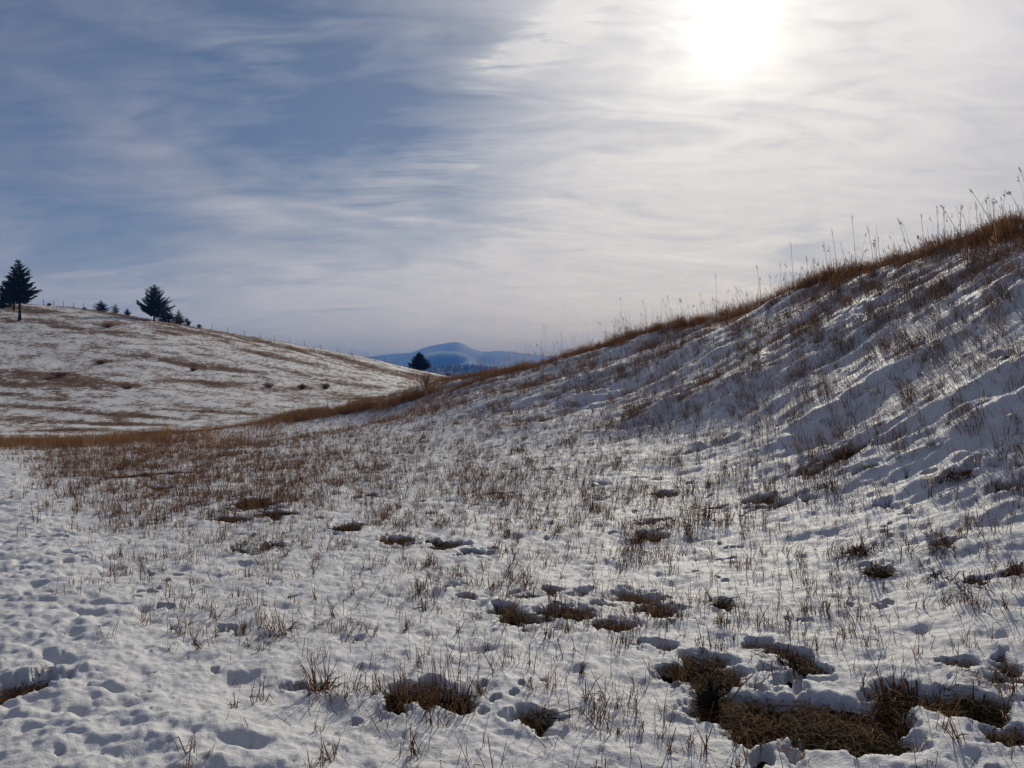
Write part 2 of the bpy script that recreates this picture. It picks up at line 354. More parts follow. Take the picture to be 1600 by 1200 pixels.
def snow_material():
    m, k, out = material('snow_thin_over_grass')
    g = k.n('ShaderNodeNewGeometry'); pos = g.outputs['Position']
    at = k.n('ShaderNodeAttribute', attribute_name='thin'); thin = at.outputs['Fac']
    rd = k.n('ShaderNodeAttribute', attribute_name='rdist'); rdist = rd.outputs['Fac']
    flat = k.mapping(pos, scale=(1, 1, .0))
    n1 = k.noise(flat, .30, 5, .62, .5); n2 = k.noise(flat, 1.9, 5, .68, .3); n3 = k.noise(flat, 5, 4, .7)
    far = k.ss(rdist, 34, 60)
    x = k.m('ADD', k.m('MULTIPLY', n1, .50), k.m('ADD', k.m('MULTIPLY', n2, .45), k.m('MULTIPLY', n3, .30)))     # mean about .62
    x = k.m('ADD', x, k.m('MULTIPLY', thin, .165))
    br = k.m('MULTIPLY', k.ss(x, .60, .71), far)
    near = k.m('MULTIPLY', k.ss(k.m('ADD', k.m('MULTIPLY', n2, .5), k.m('ADD', k.m('MULTIPLY', n3, .5), k.m('MULTIPLY', thin, .55))), .72, .92), k.m('SUBTRACT', 1.0, far))
    br = k.m('MAXIMUM', br, k.m('MULTIPLY', near, .8))
    gcol = k.mix(n2, (.045, .030, .020, 1), (.13, .082, .050, 1))
    gcol = k.mix(k.ss(n1, .35, .65), gcol, (.10, .055, .032, 1))
    scol = k.mix(n2, (.51, .52, .54, 1), (.61, .62, .635, 1))
    col = k.mix(br, scol, gcol)
    fine = k.noise(pos, 110, 4, .75); mid = k.noise(pos, 24, 4, .62)
    h = k.m('ADD', k.m('MULTIPLY', fine, .5), mid)
    nrm = bump(k, h, .8, .014)
    rough = k.m('ADD', .64, k.m('MULTIPLY', br, .32))
    b = principled(k, out, col, rough, .16, nrm)
    return m
def soil_material():
    m, k, out = material('wet_soil_and_dead_grass')
    g = k.n('ShaderNodeNewGeometry'); pos = g.outputs['Position']
    n1 = k.noise(pos, 6, 5, .6, .4); n2 = k.noise(pos, 42, 4, .7, .6); n3 = k.noise(k.mapping(pos, (0, 0, .6), (60, 9, 9)), 1.4, 4, .7, 1.2)
    col = k.mix(k.ss(n1, .35, .65), (.020, .014, .009, 1), (.055, .035, .018, 1))
    col = k.mix(k.ss(n3, .5, .72), col, (.065, .040, .020, 1))
    col = k.mix(k.m('MULTIPLY', k.ss(n2, .55, .75), .5), col, (.030, .034, .012, 1))
    principled(k, out, col, .9, .04, bump(k, k.m('ADD', n2, n3), 1.0, .02)); return m
def straw_material(name, dark, light, trans=.35, tint=(.5, .3, .15, 1)):
    m, k, out = material(name)
    oi = k.n('ShaderNodeObjectInfo'); rnd = oi.outputs['Random']
    g = k.n('ShaderNodeNewGeometry'); isl = g.outputs['Random Per Island']
    n = k.noise(g.outputs['Position'], 60, 3, .6)
    f = k.m('ADD', k.m('MULTIPLY', rnd, .35), k.m('ADD', k.m('MULTIPLY', isl, .45), k.m('MULTIPLY', n, .3)))
    col = k.mix(f, dark, light)
    b = principled(k, out, col, .8, .06, link=False)
    tr = k.n('ShaderNodeBsdfTranslucent'); k.put(tr.inputs[0], col)
    mxs = k.n('ShaderNodeMixShader'); mxs.inputs[0].default_value = trans
    k.t.links.new(b.outputs[0], mxs.inputs[1]); k.t.links.new(tr.outputs[0], mxs.inputs[2]); k.t.links.new(mxs.outputs[0], out.inputs[0])
    return m
def plain_material(name, c0, c1, scale, rough=.85, spec=.2):
    m, k, out = material(name); g = k.n('ShaderNodeNewGeometry')
    n = k.noise(g.outputs['Position'], scale, 5, .6, .3)
    principled(k, out, k.mix(k.ss(n, .3, .7), c0, c1), rough, spec); return m
M_snow = snow_material(); M_soil = soil_material()
M_straw = straw_material('dry_straw', (.10, .050, .026, 1), (.43, .25, .13, 1))
M_rust = straw_material('rusty_dead_grass', (.060, .029, .014, 1), (.27, .135, .062, 1))
M_pale = straw_material('pale_stem', (.10, .058, .030, 1), (.36, .24, .13, 1))
M_mat = straw_material('matted_wet_grass', (.008, .005, .003, 1), (.085, .044, .018, 1), .12)
M_moss = straw_material('dark_green_undergrowth', (.010, .011, .004, 1), (.050, .045, .016, 1), .15)
M_needle = straw_material('conifer_needles', (.010, .014, .008, 1), (.050, .062, .028, 1), .15)
M_bark = plain_material('conifer_bark', (.018, .013, .010, 1), (.055, .038, .027, 1), 6)
M_twig = plain_material('bare_twig', (.040, .022, .014, 1), (.10, .056, .034, 1), 30)
M_post = plain_material('weathered_post', (.05, .04, .032, 1), (.12, .10, .085, 1), 12)
M_wire = plain_material('fence_wire', (.10, .095, .09, 1), (.16, .15, .14, 1), 8, .5)
M_forest_hill = plain_material('far_forest_slope', (.012, .018, .012, 1), (.032, .038, .024, 1), .004)
M_mount = plain_material('far_mountain_slope', (.014, .022, .016, 1), (.05, .055, .045, 1), .0016)
M_clod = plain_material('black_clod', (.006, .005, .004, 1), (.018, .014, .010, 1), 40, .7)

# ------------------------------------------------------------------ the ground and the snow on it
def polar(r, ang):
    A, Rr = np.meshgrid(ang, r); return Rr*np.sin(A), Rr*np.cos(A)
def ring_quads(nr, na):
    i = np.arange(nr-1)[:, None]*na; j = np.arange(na)[None]; jn = (j+1) % na
    return np.stack([i+j, i+na+j, i+na+jn, i+jn], -1).reshape(-1, 4)[:, ::-1]
def rad_seq(r0, segs):
    r = [r0]
    for r1, f in segs:
        while r[-1] < r1: r.append(r[-1]*(1+f))
    return np.array(r)
def ang_seq(step, mid, out):
    return np.radians(np.concatenate([np.arange(-37, 37, step), np.arange(37, 57, mid), np.arange(57, 303, out), np.arange(303, 323, mid)]))
def macro(x, y, z0):
    """lumps and little terraces of the slope itself"""
    sl_ = sstep(z0, .15, 1.2)*sstep(x+.28*y, 0, 2.5)*(1-sstep(y, 45, 55))
    xw = x+fbm(x, y, 3.2, 2)*.5; yw = y+fbm(x+20, y-9, 3.2, 2)*.5; u = xw*.96-yw*.28; v = xw*.28+yw*.96
    d1 = fbm(u*.42, v, .62, 4, .58); d2 = fbm(u*.55+9, v-4, .27, 3, .6); am = .30+1.05*sstep(fbm(x+50, y, 1.7, 3), -.3, .4)
    return sl_, sl_*(am*(d1*.115+np.abs(d2)*.038)+fbm(u*.5, v*1.1, 2.4, 3)*.21)
def snow_shape(x, y, r):
    """relief of the snow surface and its depth over the soil"""
    near = 1-sstep(r, 45, 75)
    z0 = base_z(x, y)
    sl_, mac = macro(x, y, z0); z0 = z0+mac
    tr = track_mask(x, y)*(1-sstep(r, 24, 34))
    fl = 1-sl_
    h = fbm(x, y, .62, 3)*.030+fbm(x+3, y+8, .17, 3)*.024+fbm(x-3, y+5, .055, 2)*.009
    h = h*(.85*fl+.8*sl_)
    pits = np.clip(-pn(x/.17+40, y/.14)-.02, 0, 1)**2*tr*sstep(pn(x/.9, y/.9+4), -.35, .2)
    h = h-pits*.25+tr*fbm(x, y*1.25, .20, 3)*.030
    h = h-np.clip(fbm(x-11, y+2, .30, 2)-.08, 0, 1)**2*.13*fl*(1-tr)*(1-sstep(r, 15, 25))
    P_ = bare_field(x, y)*near
    rim = np.exp(-((P_-.14)/.08)**2)*.010*near
    small = np.clip(fbm(x*1.1+70, y*.9, .42, 4, .6)-.60+.04*sl_, 0, 1)*near*(1-tr)*(1-sstep(r, 18, 30))
    Pn = P_*.96+fbm(x, y, .19, 4, .68)*.40
    hole = np.maximum(sstep(Pn, .40, .58), sstep(small, 0.0, .025)); melt = np.maximum(sstep(Pn, .20, .50), hole)
    depth = (.043+.014*fbm(x+2, y, .8, 2))*(1-.93*melt)-.034*hole
    hn = h*(1-.85*hole)*near; lo = .004*(1-hole)-.045*hole; t_ = depth+rim+.055*tr*(1-melt); hn = np.where(near > .5, lo+.012*np.logaddexp(0, (hn+t_-lo)/.012)-t_, hn)
    return z0, hn+fbm(x, y, 3.5, 3)*.06*(1-near)*(1-sstep(r, 400, 900)), t_, hole
r_s = np.concatenate([[.25, .6, 1.0, 1.4, 1.75], rad_seq(2.0, [(42, .0042), (260, .0105), (12000, .055)])])
a_s = ang_seq(.086, .45, 5)
X, Y = polar(r_s, a_s); RR = np.hypot(X, Y)
shp = X.shape
z0, hh, dep, hole = snow_shape(X.ravel(), Y.ravel(), RR.ravel())
Z = z0+hh+dep
def thin_field(x, y, r):
    t = far_thin(x, y)*sstep(r, 38, 55)
    t = np.maximum(t, np.exp(-(poly_dist(x, y, swale_line)/1.0)**2)*.8)
    t = np.maximum(t, np.exp(-(poly_dist(x, y, swale2_line)/1.5)**2)*.35)
    cl = poly_dist(x, y, crest_line); t = np.maximum(t, np.exp(-(cl/.5)**2)*.7)
    t = np.maximum(t, .16*np.clip(blob_mask(x, y), 0, 1)*(r > 7))
    return np.clip(t, 0, 1.1)
thin = thin_field(X.ravel(), Y.ravel(), RR.ravel())
verts = np.stack([X.ravel(), Y.ravel(), Z], -1)
na = len(a_s); verts = np.vstack([verts, [[0, 0, Z[0]]]])
ci = len(verts)-1; fan = [(ci, (j+1) % na, j) for j in range(na)]
me = mesh_np('snow', verts, ring_quads(len(r_s), na), fan, M_snow, smooth=True)
for nm, arr in (('thin', thin), ('rdist', RR.ravel())):
    at = me.attributes.new(nm, 'FLOAT', 'POINT'); at.data.foreach_set('value', np.append(arr, arr[0]).astype(np.float32))
tag(obj('snow', me), kind='structure', label='thin patchy snow lying over the hillside pasture')
def soil_z(x, y):
    x = np.atleast_1d(np.asarray(x, float)); y = np.atleast_1d(np.asarray(y, float)); z = base_z(x, y); return z+macro(x, y, z)[1]
def snow_top(x, y):
    x = np.asarray(x, float); y = np.asarray(y, float); r = np.hypot(x, y)
    a, h, d, ho = snow_shape(x, y, r); return a+np.maximum(h+d, 0), ho

r_g = np.concatenate([[.3, 1.0, 1.7], rad_seq(2.2, [(45, .011), (12000, .07)])]); a_g = ang_seq(.24, 1.0, 6)
X, Y = polar(r_g, a_g); RR = np.hypot(X, Y)
zg = base_z(X.ravel(), Y.ravel()); zg = zg+macro(X.ravel(), Y.ravel(), zg)[1]+(fbm(X.ravel(), Y.ravel(), .16, 4, .6)*.018)-.016-np.clip(RR.ravel()-30, 0, 40)*.02-np.clip(RR.ravel()-60, 0, 1e9)*.012
zg = np.where(RR.ravel() < 1.9, zg-.08, zg)
ng = len(a_g); vg = np.vstack([np.stack([X.ravel(), Y.ravel(), zg], -1), [[0, 0, -.2]]])
me = mesh_np('ground', vg, ring_quads(len(r_g), ng), [(len(vg)-1, (j+1) % ng, j) for j in range(ng)], M_soil, smooth=True)
tag(obj('ground', me), kind='structure', label='dark soil and matted grass bared where the snow has melted')

# ------------------------------------------------------------------ far hills
def ridge(name, prof, dist, depth, mat, foot, rough, label, nx=240, ny=40):
    us = np.array([p[0] for p in prof]); vs_ = np.array([p[1] for p in prof])
    u = np.linspace(us[0], us[-1], nx); xs = (u-800)/1200*dist; top = CAM_H+(600-np.interp(u, us, vs_))/1200*dist
    k = np.array([.25, .5, .25])
    for _ in range(2): top[1:-1] = np.convolve(top, k, 'valid')
    w = np.linspace(-1, 1, ny); V = []
    for wi in w:
        f = (1-abs(wi))**.85
        yy = dist+wi*depth
        zz = foot+(top-foot)*f+fbm(xs, np.full(nx, yy), rough*9, 4)*rough*(1-f**6)
        V.append(np.stack([xs*(1+.0*wi), np.full(nx, yy)+0*xs, zz], -1))
    V = np.concatenate(V); i = np.arange(ny-1)[:, None]*nx; j = np.arange(nx-1)[None]
    q = np.stack([i+j, i+j+1, i+nx+j+1, i+nx+j], -1).reshape(-1, 4)
    return tag(obj(name, mesh_np(name, V, q, None, mat, True)), label, kind='structure')
MD = 7000
ridge('mountain', [(-900, 600), (-300, 585), (100, 572), (450, 566), (569, 558), (606, 553), (644, 550.5), (662, 543), (685, 537), (711, 533), (721, 534.5), (737, 543), (756, 549.5), (775, 547.5),
      (799, 549), (822, 552), (850, 555), (950, 560), (1200, 570), (1700, 580), (2400, 600)], MD, 2200, M_mount, -60, 40, 'blue forested mountain with a rounded summit far beyond the saddle', nx=1200)
HD = 2300
hill = ridge('hill', [(-200, 600), (300, 590), (560, 582), (640, 577), (675, 573.5), (700, 573.5), (722, 571.5), (747, 571.5), (762, 574.5), (784, 577.5), (850, 580), (1100, 590), (1700, 602)], HD, 420, M_forest_hill, -50, 6,
      'dark wooded hill in front of the blue mountain')
# the wood on it reads as one dark fringe
hm = hill.data; hv = np.empty(len(hm.vertices)*3, np.float32); hm.vertices.foreach_get('co', hv); hv = hv.reshape(40, 240, 3)
fv, ft = [], []
for i in range(3800):
    a = rng.uniform(90, 170) if i < 3000 else rng.uniform(40, 230); b = rng.uniform(3, 21) if i % 3 else rng.uniform(16, 21)
    ia, ib = int(a), int(b); p = hv[ib, ia]+(hv[ib, ia+1]-hv[ib, ia])*(a-ia)+(hv[ib+1, ia]-hv[ib, ia])*(b-ib)
    hgt = rng.uniform(6, 13); w = hgt*rng.uniform(.16, .24); n0 = len(fv)
    for k in range(5):
        t = 2*math.pi*k/5+i; fv.append((p[0]+w*math.cos(t), p[1]+w*math.sin(t), p[2]-1.0))
    fv.append((p[0], p[1], p[2]+hgt))
    for k in range(5): ft.append((n0+k, n0+(k+1) % 5, n0+5))
tag(obj('forest', mesh_np('forest', fv, None, ft, M_needle)), 'dark conifer wood covering the hill below the mountain', 'forest', kind='stuff')

# ------------------------------------------------------------------ conifers
def gz(x, y): return float(snow_top(np.array([x]), np.array([y]))[0][0])
def conifer(label, u, depth, hpx, wpx, seed, bare_frac=.06, up=.35, lean=0., group=None, gap=.0, name='conifer_tree', skew=0.0, dense=1.0, v=None):
    rr = random.Random(seed)
    if v is not None: depth = float(hit(u, v)[1])
    x = (u-800)/1200*depth; y = depth; z = gz(x, y)-.06
    H = hpx/1200*depth; Wd = wpx/1200*depth*.62
    t = empty(name, (x, y, z)); tag(t, label, 'tree', group)
    tr = MB(); r0 = H*.020+.03
    tr.tube([(lean*H*f*f, 0, H*f) for f in (0, .08, .25, .5, .75, .97)], [r0*1.35, r0, r0*.85, r0*.6, r0*.32, r0*.08], 7)
    cr = MB(); nlev = int(22*dense)+int(H*1.3)
    for i in range(nlev):
        f = bare_frac+(1-bare_frac)*((i+rr.random())/nlev)**1.03; f = min(f, .985)
        g = (f-bare_frac)/(1-bare_frac)
        prof = (1-g)**.92*min(1, .62+g*3.2)
        nb = rr.randint(4, 6) if g < .85 else 3
        a0 = rr.random()*6.28
        for b in range(nb):
            if rr.random() < gap: continue
            az = a0+6.283*b/nb+rr.uniform(-.35, .35)
            L = Wd*prof*(rr.uniform(.62, 1.0) if rr.random() < .8 else rr.uniform(.95, 1.22))*(1+skew*math.cos(az))+.015*H*(1-g)+.008*H
            rise = up*(.5+.9*g)+rr.uniform(-.12, .16); zb = H*f
            o = Vector((lean*H*f*f, 0, zb)); dv = Vector((math.cos(az), math.sin(az), 0))
            pts = [o+dv*L*s+Vector((0, 0, L*(rise*s-.22*s*(1-s)*(1.4-g)))) for s in (0, .35, .7, 1)]
            tr.tube(pts, [r0*.22*(1-g)+.008, r0*.16*(1-g)+.007, .008, .004], 3, False)
            ns = max(5, int(11*L/(H*.16)*dense)); ns = min(ns, 26)
            for s_ in range(ns):
                s = .12+.88*(s_+rr.random())/ns; k = min(int(s*2.999), 2); fr = s*3-k
                p = pts[k].lerp(pts[k+1], min(fr, 1)); ln = (.050*H*(1-.55*g)+.10*L)*rr.uniform(.6, 1.2)*(1.1-.45*s)
                for sd in (-1, 1):
                    side = dv.cross(Vector((0, 0, 1)))*sd
                    d = (dv*rr.uniform(.45, 1.0)+side*rr.uniform(.2, .9)+Vector((0, 0, rr.uniform(-.15, .65)))).normalized()
                    nn = d.cross(Vector((rr.uniform(-1, 1), rr.uniform(-1, 1), rr.uniform(-.4, 1)))).normalized()
                    w = ln*rr.uniform(.13, .26)
                    q = p+d*ln; mdl = p+d*ln*.5
                    b0 = len(cr.v); cr.v += [p-nn*w*.3, mdl-nn*w, q, mdl+nn*w]; cr.q.append((b0, b0+1, b0+2, b0+3))
                    n2 = d.cross(nn); b0 = len(cr.v); cr.v += [p-n2*w*.3, mdl-n2*w, q, mdl+n2*w]; cr.q.append((b0, b0+1, b0+2, b0+3))
    obj('trunk', tr.mesh('trunk', M_bark), t); tag(obj('crown', cr.mesh('crown', M_needle), t), kind='stuff')
    return t
conifer('tall dark fir with a bare lower trunk at the left edge', 31, 112, 95, 46, 1, .30, .60, -.03, dense=1.3, v=501)
conifer('dark fir standing half hidden just behind the tall left fir', 22, 122, 58, 40, 21, .20, .3, v=486)
conifer('low dark spreading fir cut by the left edge below the tall fir', -2, 131, 30, 60, 22, .06, .15)
TG = 'conifers along the left ridge'
conifer('small bushy pine farthest left of the ridge trees in mid-left', 158, 153, 19, 22, 3, .02, .45, group=TG)
conifer('small pine with an open lopsided crown, second of the small ridge trees', 180, 154, 17, 13, 4, .04, .5, gap=.25, group=TG)
conifer('smallest pine of the three small ridge trees', 199, 155, 12, 11, 5, .02, .6, gap=.1, group=TG)
conifer('large spreading fir on the left ridge, its trunk foot on snow', 241, 149, 57, 44, 6, .12, .75, skew=.0, group=TG, dense=1.15)
conifer('rounded dark fir tucked behind the right side of the large ridge fir', 259, 157, 31, 30, 7, .02, .35, group=TG)
conifer('narrow pine just right of the large ridge fir', 279, 156, 24, 19, 8, .02, .4, group=TG)
conifer('stubby broken young pine at the foot of the narrow pine', 292, 157, 13, 14, 9, .02, .9, gap=.2, group=TG)
conifer('round dark pine in the saddle before the blue mountain', 655, 193, 29, 33, 10, .0, .40, dense=2.6)

# ------------------------------------------------------------------ shrubs
def shrub(label, x, y, h, w, n, seed, mat, fine=.006, cat='shrub', name='shrub', group=None, leaf=None):
    rr = random.Random(seed); z = gz(x, y)-.02; t = empty(name, (x, y, z)); tag(t, label, cat, group)
    st = MB(); lf = MB()
    for i in range(n):
        az = rr.random()*6.283; out = rr.random()**.7*w*.5; hh_ = h*rr.uniform(.45, 1)*(1-.35*(out/(w*.5))**2)
        b = Vector((math.cos(az)*out*.35, math.sin(az)*out*.35, 0)); tip = Vector((math.cos(az)*out, math.sin(az)*out, hh_))
        m_ = b.lerp(tip, .5)+Vector((rr.uniform(-.1, .1)*w, rr.uniform(-.1, .1)*w, .12*hh_))
        st.tube([b, m_, tip], [fine, fine*.8, fine*.35], 3, False)
        for k in range(3):
            s = rr.uniform(.35, .9); p = m_.lerp(tip, s); e = p+Vector((rr.uniform(-1, 1), rr.uniform(-1, 1), rr.uniform(.3, 1.2)))*h*.22
            st.tube([p, e], [fine*.6, fine*.3], 3, False)
            if leaf is not None:
                for q in range(3):
                    c = p.lerp(e, rr.random()); d = Vector((rr.uniform(-1, 1), rr.uniform(-1, 1), rr.uniform(-.5, 1)))*h*.09; s2 = Vector((rr.uniform(-1, 1), rr.uniform(-1, 1), rr.uniform(-1, 1)))*h*.05
                    lf.tri(c, c+d+s2, c+d-s2)
    tag(obj('stems', st.mesh('stems', mat), t), kind='stuff')
    if leaf is not None: tag(obj('foliage', lf.mesh('foliage', leaf), t), kind='stuff')
    return t
def hx(u, v): h_ = hit(u, v); return h_[0], h_[1]
for i, (lab, u, v, hp, wp) in enumerate([
    ('low rusty shrub on the snowy left slope, leftmost of the lone clumps', 158, 569, 6, 14),
    ('wide rusty shrub above the dark grass streaks at the far left', 95, 589, 8, 26),
    ('rusty shrub low on the left slope right of the dark streaks', 200, 608, 6, 20),
    ('small reddish shrub mid slope under the large ridge fir', 302, 580, 6, 12),
    ('reddish brown shrub near the swale, left of a similar pair', 420, 606, 8, 18),
    ('reddish brown shrub near the swale, middle one of three', 472, 609, 9, 14),
    ('reddish brown shrub near the swale, rightmost of three', 508, 608, 10, 18),
    ('faint rusty shrub below the large ridge fir', 168, 512, 8, 22)]):
    x, y = hx(u, v); s = y/1200
    shrub(lab, x, y, hp*s, wp*s, 70, 40+i, M_rust, .012+.00012*y, group='rusty shrubs on the left slope')
x, y = hx(668, 612); shrub('leafless twiggy bush standing at the low end of the crest', x, y, 32*y/1200, 30*y/1200, 26, 60, M_twig, .012)
for i, (lab, u, dp, hp, wp) in enumerate([
    ('tiny round dark juniper on the left skyline beside the fir', 77, 147, 5, 8), ('tiny dark juniper on the skyline by the small pines', 132, 150, 4, 6),
    ('dark round juniper on the skyline right of the ridge pines', 311, 158, 6, 10), ('small dark bush on the saddle line right of the round pine', 700, 197, 5, 9),
    ('dark bush at the bottom of the saddle notch', 717, 201, 6, 12)]):
    x = (u-800)/1200*dp; shrub(lab, x, dp, hp*dp/1200, wp*dp/1200, 60, 70+i, M_bark, .02, name='juniper_bush', cat='bush', leaf=M_needle)
for i, (lab, u, dp, hp, wp) in enumerate([
    ('dark pine top showing just over the crest left of the tall stalks', 745, 60, 14, 9), ('dark broad pine top peeking over the crest among tall stalks', 803, 60, 21, 26)]):
    conifer(lab, u, dp, hp+25, wp, 80+i, .02, .5)

# ------------------------------------------------------------------ the wire fence on the left ridge
def fence(label, ups, depth_of):
    pts = []
    for u in ups:
        d = depth_of(u); x = (u-800)/1200*d; pts.append(Vector((x, d, gz(x, d))))
    t = empty('wire_fence', pts[0]); tag(t, label, 'fence')
    pm = MB(); pm.tube([(0, 0, -.25), (0, 0, .6), (.01, 0, 1.28)], [.05, .048, .042], 6); pm = pm.mesh('post', M_post)
    for i, p in enumerate(pts):
        o = obj('post', pm, t, p-pts[0]); o.rotation_euler = (random.uniform(-.05, .05), random.uniform(-.08, .08), i*1.3)
    for hgt in (.45, .8, 1.15):
        w = MB(); w.tube([p-pts[0]+Vector((0, -.05, hgt)) for p in pts], [.008]*len(pts), 3); obj('wire', w.mesh('wire', M_wire), t)
rd = lambda u: float(np.interp(u, [0, 100, 280, 400, 560, 650, 720], [143, 150, 159, 164, 179, 194, 203]))
fence('thin wire fence along the left skyline beside the tall fir', [68, 84, 99, 115, 130, 146], rd)
fence('wire fence of thin posts running down the left ridge towards the saddle', [331, 356, 382, 406, 429, 452, 476, 501, 527, 550, 575, 601, 618], rd)

# ------------------------------------------------------------------ smoke and haze
def volume_box(name, lo, hi, label, cat, build):
    v = [(x, y, z) for z in (lo[2], hi[2]) for y in (lo[1], hi[1]) for x in (lo[0], hi[0])]
    q = [(0, 2, 3, 1), (4, 5, 7, 6), (0, 1, 5, 4), (2, 6, 7, 3), (0, 4, 6, 2), (1, 3, 7, 5)]
    m, k, out = material(name); build(k, out)
    return tag(obj(name, mesh_np(name, v, q, None, m)), label, cat, kind='stuff')
def haze_b(k, out):
    p = k.n('ShaderNodeVolumePrincipled'); p.inputs['Color'].default_value = (.075, .28, 1, 1); p.inputs['Density'].default_value = 2.6e-4; p.inputs['Absorption Color'].default_value = (.34, .30, 1, 1); p.inputs['Anisotropy'].default_value = 0.0
    k.t.links.new(p.outputs[0], out.inputs['Volume'])
volume_box('haze', (-13500, -13500, -220), (13500, 13500, 520), 'pale blue haze of distance over the valley', 'haze', haze_b)
SD = 4200
sx, sz = (694-800)/1200*SD, CAM_H+(600-561)/1200*SD; sa, sb, sc_ = 42/1200*SD, 90., 13/1200*SD
V = []; q = []
for j in range(13):
    th = math.pi*j/12
    for i in range(24):
        ph = 2*math.pi*i/24; V.append((sa*math.sin(th)*math.cos(ph), sb*math.sin(th)*math.sin(ph), sc_*math.cos(th)))
q = [(j*24+i, (j+1)*24+i, (j+1)*24+(i+1) % 24, j*24+(i+1) % 24) for j in range(12) for i in range(24)]
m, k, out = material('drifting_smoke'); tcs = k.n('ShaderNodeTexCoord'); pp = tcs.outputs['Object']
ln = k.v('LENGTH', k.mapping(pp, (0, .12, 0), (1/sa, 1/sb, 1/sc_)))
dn = k.m('MULTIPLY', k.ss(k.m('SUBTRACT', k.m('ADD', k.noise(k.mapping(pp, (0, .35, 0), (.010, .010, .022)), 1.0, 3, .55, .6), .5), k.m('MULTIPLY', ln, .85)), .10, .50), 8.0e-2)
pv = k.n('ShaderNodeVolumePrincipled'); pv.inputs['Color'].default_value = (.52, .84, 1, 1); pv.inputs['Absorption Color'].default_value = (.1, .1, .1, 1); pv.inputs['Anisotropy'].default_value = 0.0
k.t.links.new(dn, pv.inputs['Density']); k.t.links.new(pv.outputs[0], out.inputs['Volume'])
tag(obj('smoke', mesh_np('smoke', V, q, None, m, True), None, (sx, SD, sz)), 'pale blue smoke drifting in front of the mountain', 'smoke', kind='stuff')
# ------------------------------------------------------------------ grass
def lean_rot(n, tilt, phi):
    s = rng.uniform(0, 2*np.pi, n)-phi; ca, sa = np.cos(tilt), np.sin(tilt); cp, sp = np.cos(phi), np.sin(phi); cs, ss_ = np.cos(s), np.sin(s)
    # Rz(phi) Ry(tilt) Rz(s)
    r00 = cp*ca*cs-sp*ss_; r10 = sp*ca*cs+cp*ss_; r20 = -sa*cs; r21 = sa*ss_; r22 = ca
    return np.stack([np.arctan2(r21, r22), np.arcsin(np.clip(-r20, -1, 1)), np.arctan2(r10, r00)], -1)
proto_n = 0
def proto_collection(name, meshes):
    col = bpy.data.collections.new(name)
    for i, m in enumerate(meshes):
        o = bpy.data.objects.new('%s_%02d' % (name, i), m); col.objects.link(o)
    return col
def scatter_object(name, label, pts, rot, scl, idx, col):
    me = bpy.data.meshes.new(name); me.vertices.add(len(pts)); me.vertices.foreach_set('co', np.asarray(pts, np.float32).ravel())
    a = me.attributes.new('rot', 'FLOAT_VECTOR', 'POINT'); a.data.foreach_set('vector', np.asarray(rot, np.float32).ravel())
    a = me.attributes.new('scl', 'FLOAT_VECTOR', 'POINT'); a.data.foreach_set('vector', np.asarray(scl, np.float32).ravel())
    a = me.attributes.new('idx', 'INT', 'POINT'); a.data.foreach_set('value', np.asarray(idx, np.int32))
    o = obj(name, me); tag(o, label, 'grass', kind='stuff')
    ng_ = bpy.data.node_groups.new(name+'_scatter', 'GeometryNodeTree')
    ng_.interface.new_socket('Geometry', in_out='INPUT', socket_type='NodeSocketGeometry'); ng_.interface.new_socket('Geometry', in_out='OUTPUT', socket_type='NodeSocketGeometry')
    N = ng_.nodes.new; gi = N('NodeGroupInput'); go = N('NodeGroupOutput'); L = ng_.links.new
    mp = N('GeometryNodeMeshToPoints'); L(gi.outputs[0], mp.inputs[0])
    ci_ = N('GeometryNodeCollectionInfo'); ci_.inputs[0].default_value = col; ci_.inputs[1].default_value = True; ci_.inputs[2].default_value = True
    ip = N('GeometryNodeInstanceOnPoints'); L(mp.outputs[0], ip.inputs['Points']); L(ci_.outputs[0], ip.inputs['Instance']); ip.inputs['Pick Instance'].default_value = True
    def attr(nm, ty):
        n_ = N('GeometryNodeInputNamedAttribute'); n_.data_type = ty; n_.inputs[0].default_value = nm; return n_.outputs[0]
    L(attr('idx', 'INT'), ip.inputs['Instance Index'])
    e = N('FunctionNodeEulerToRotation'); L(attr('rot', 'FLOAT_VECTOR'), e.inputs[0]); L(e.outputs[0], ip.inputs['Rotation'])
    L(attr('scl', 'FLOAT_VECTOR'), ip.inputs['Scale']); L(ip.outputs[0], go.inputs[0])
    md = o.modifiers.new('scatter', 'NODES'); md.node_group = ng_
    return o
def blade(mb, rr, base, h, w, lean, bend, az, seg=3, prism=True, tip=.25):
    d = Vector((math.cos(az), math.sin(az), 0)); pts = []
    for i in range(seg+1):
        s = i/seg; pts.append(base+Vector((0, 0, h*s*(1-.25*bend*s)))+d*(h*(lean*s+bend*s*s)))
    wid = [w*(1-(1-tip)*(i/seg)) for i in range(seg+1)]
    if prism: mb.tube(pts, [q*.5 for q in wid], 3)
    else:
        sd = Vector((-math.sin(az+rr.uniform(-.8, .8)), math.cos(az), 0)).normalized(); mb.ribbon(pts, wid, sd)
    return pts
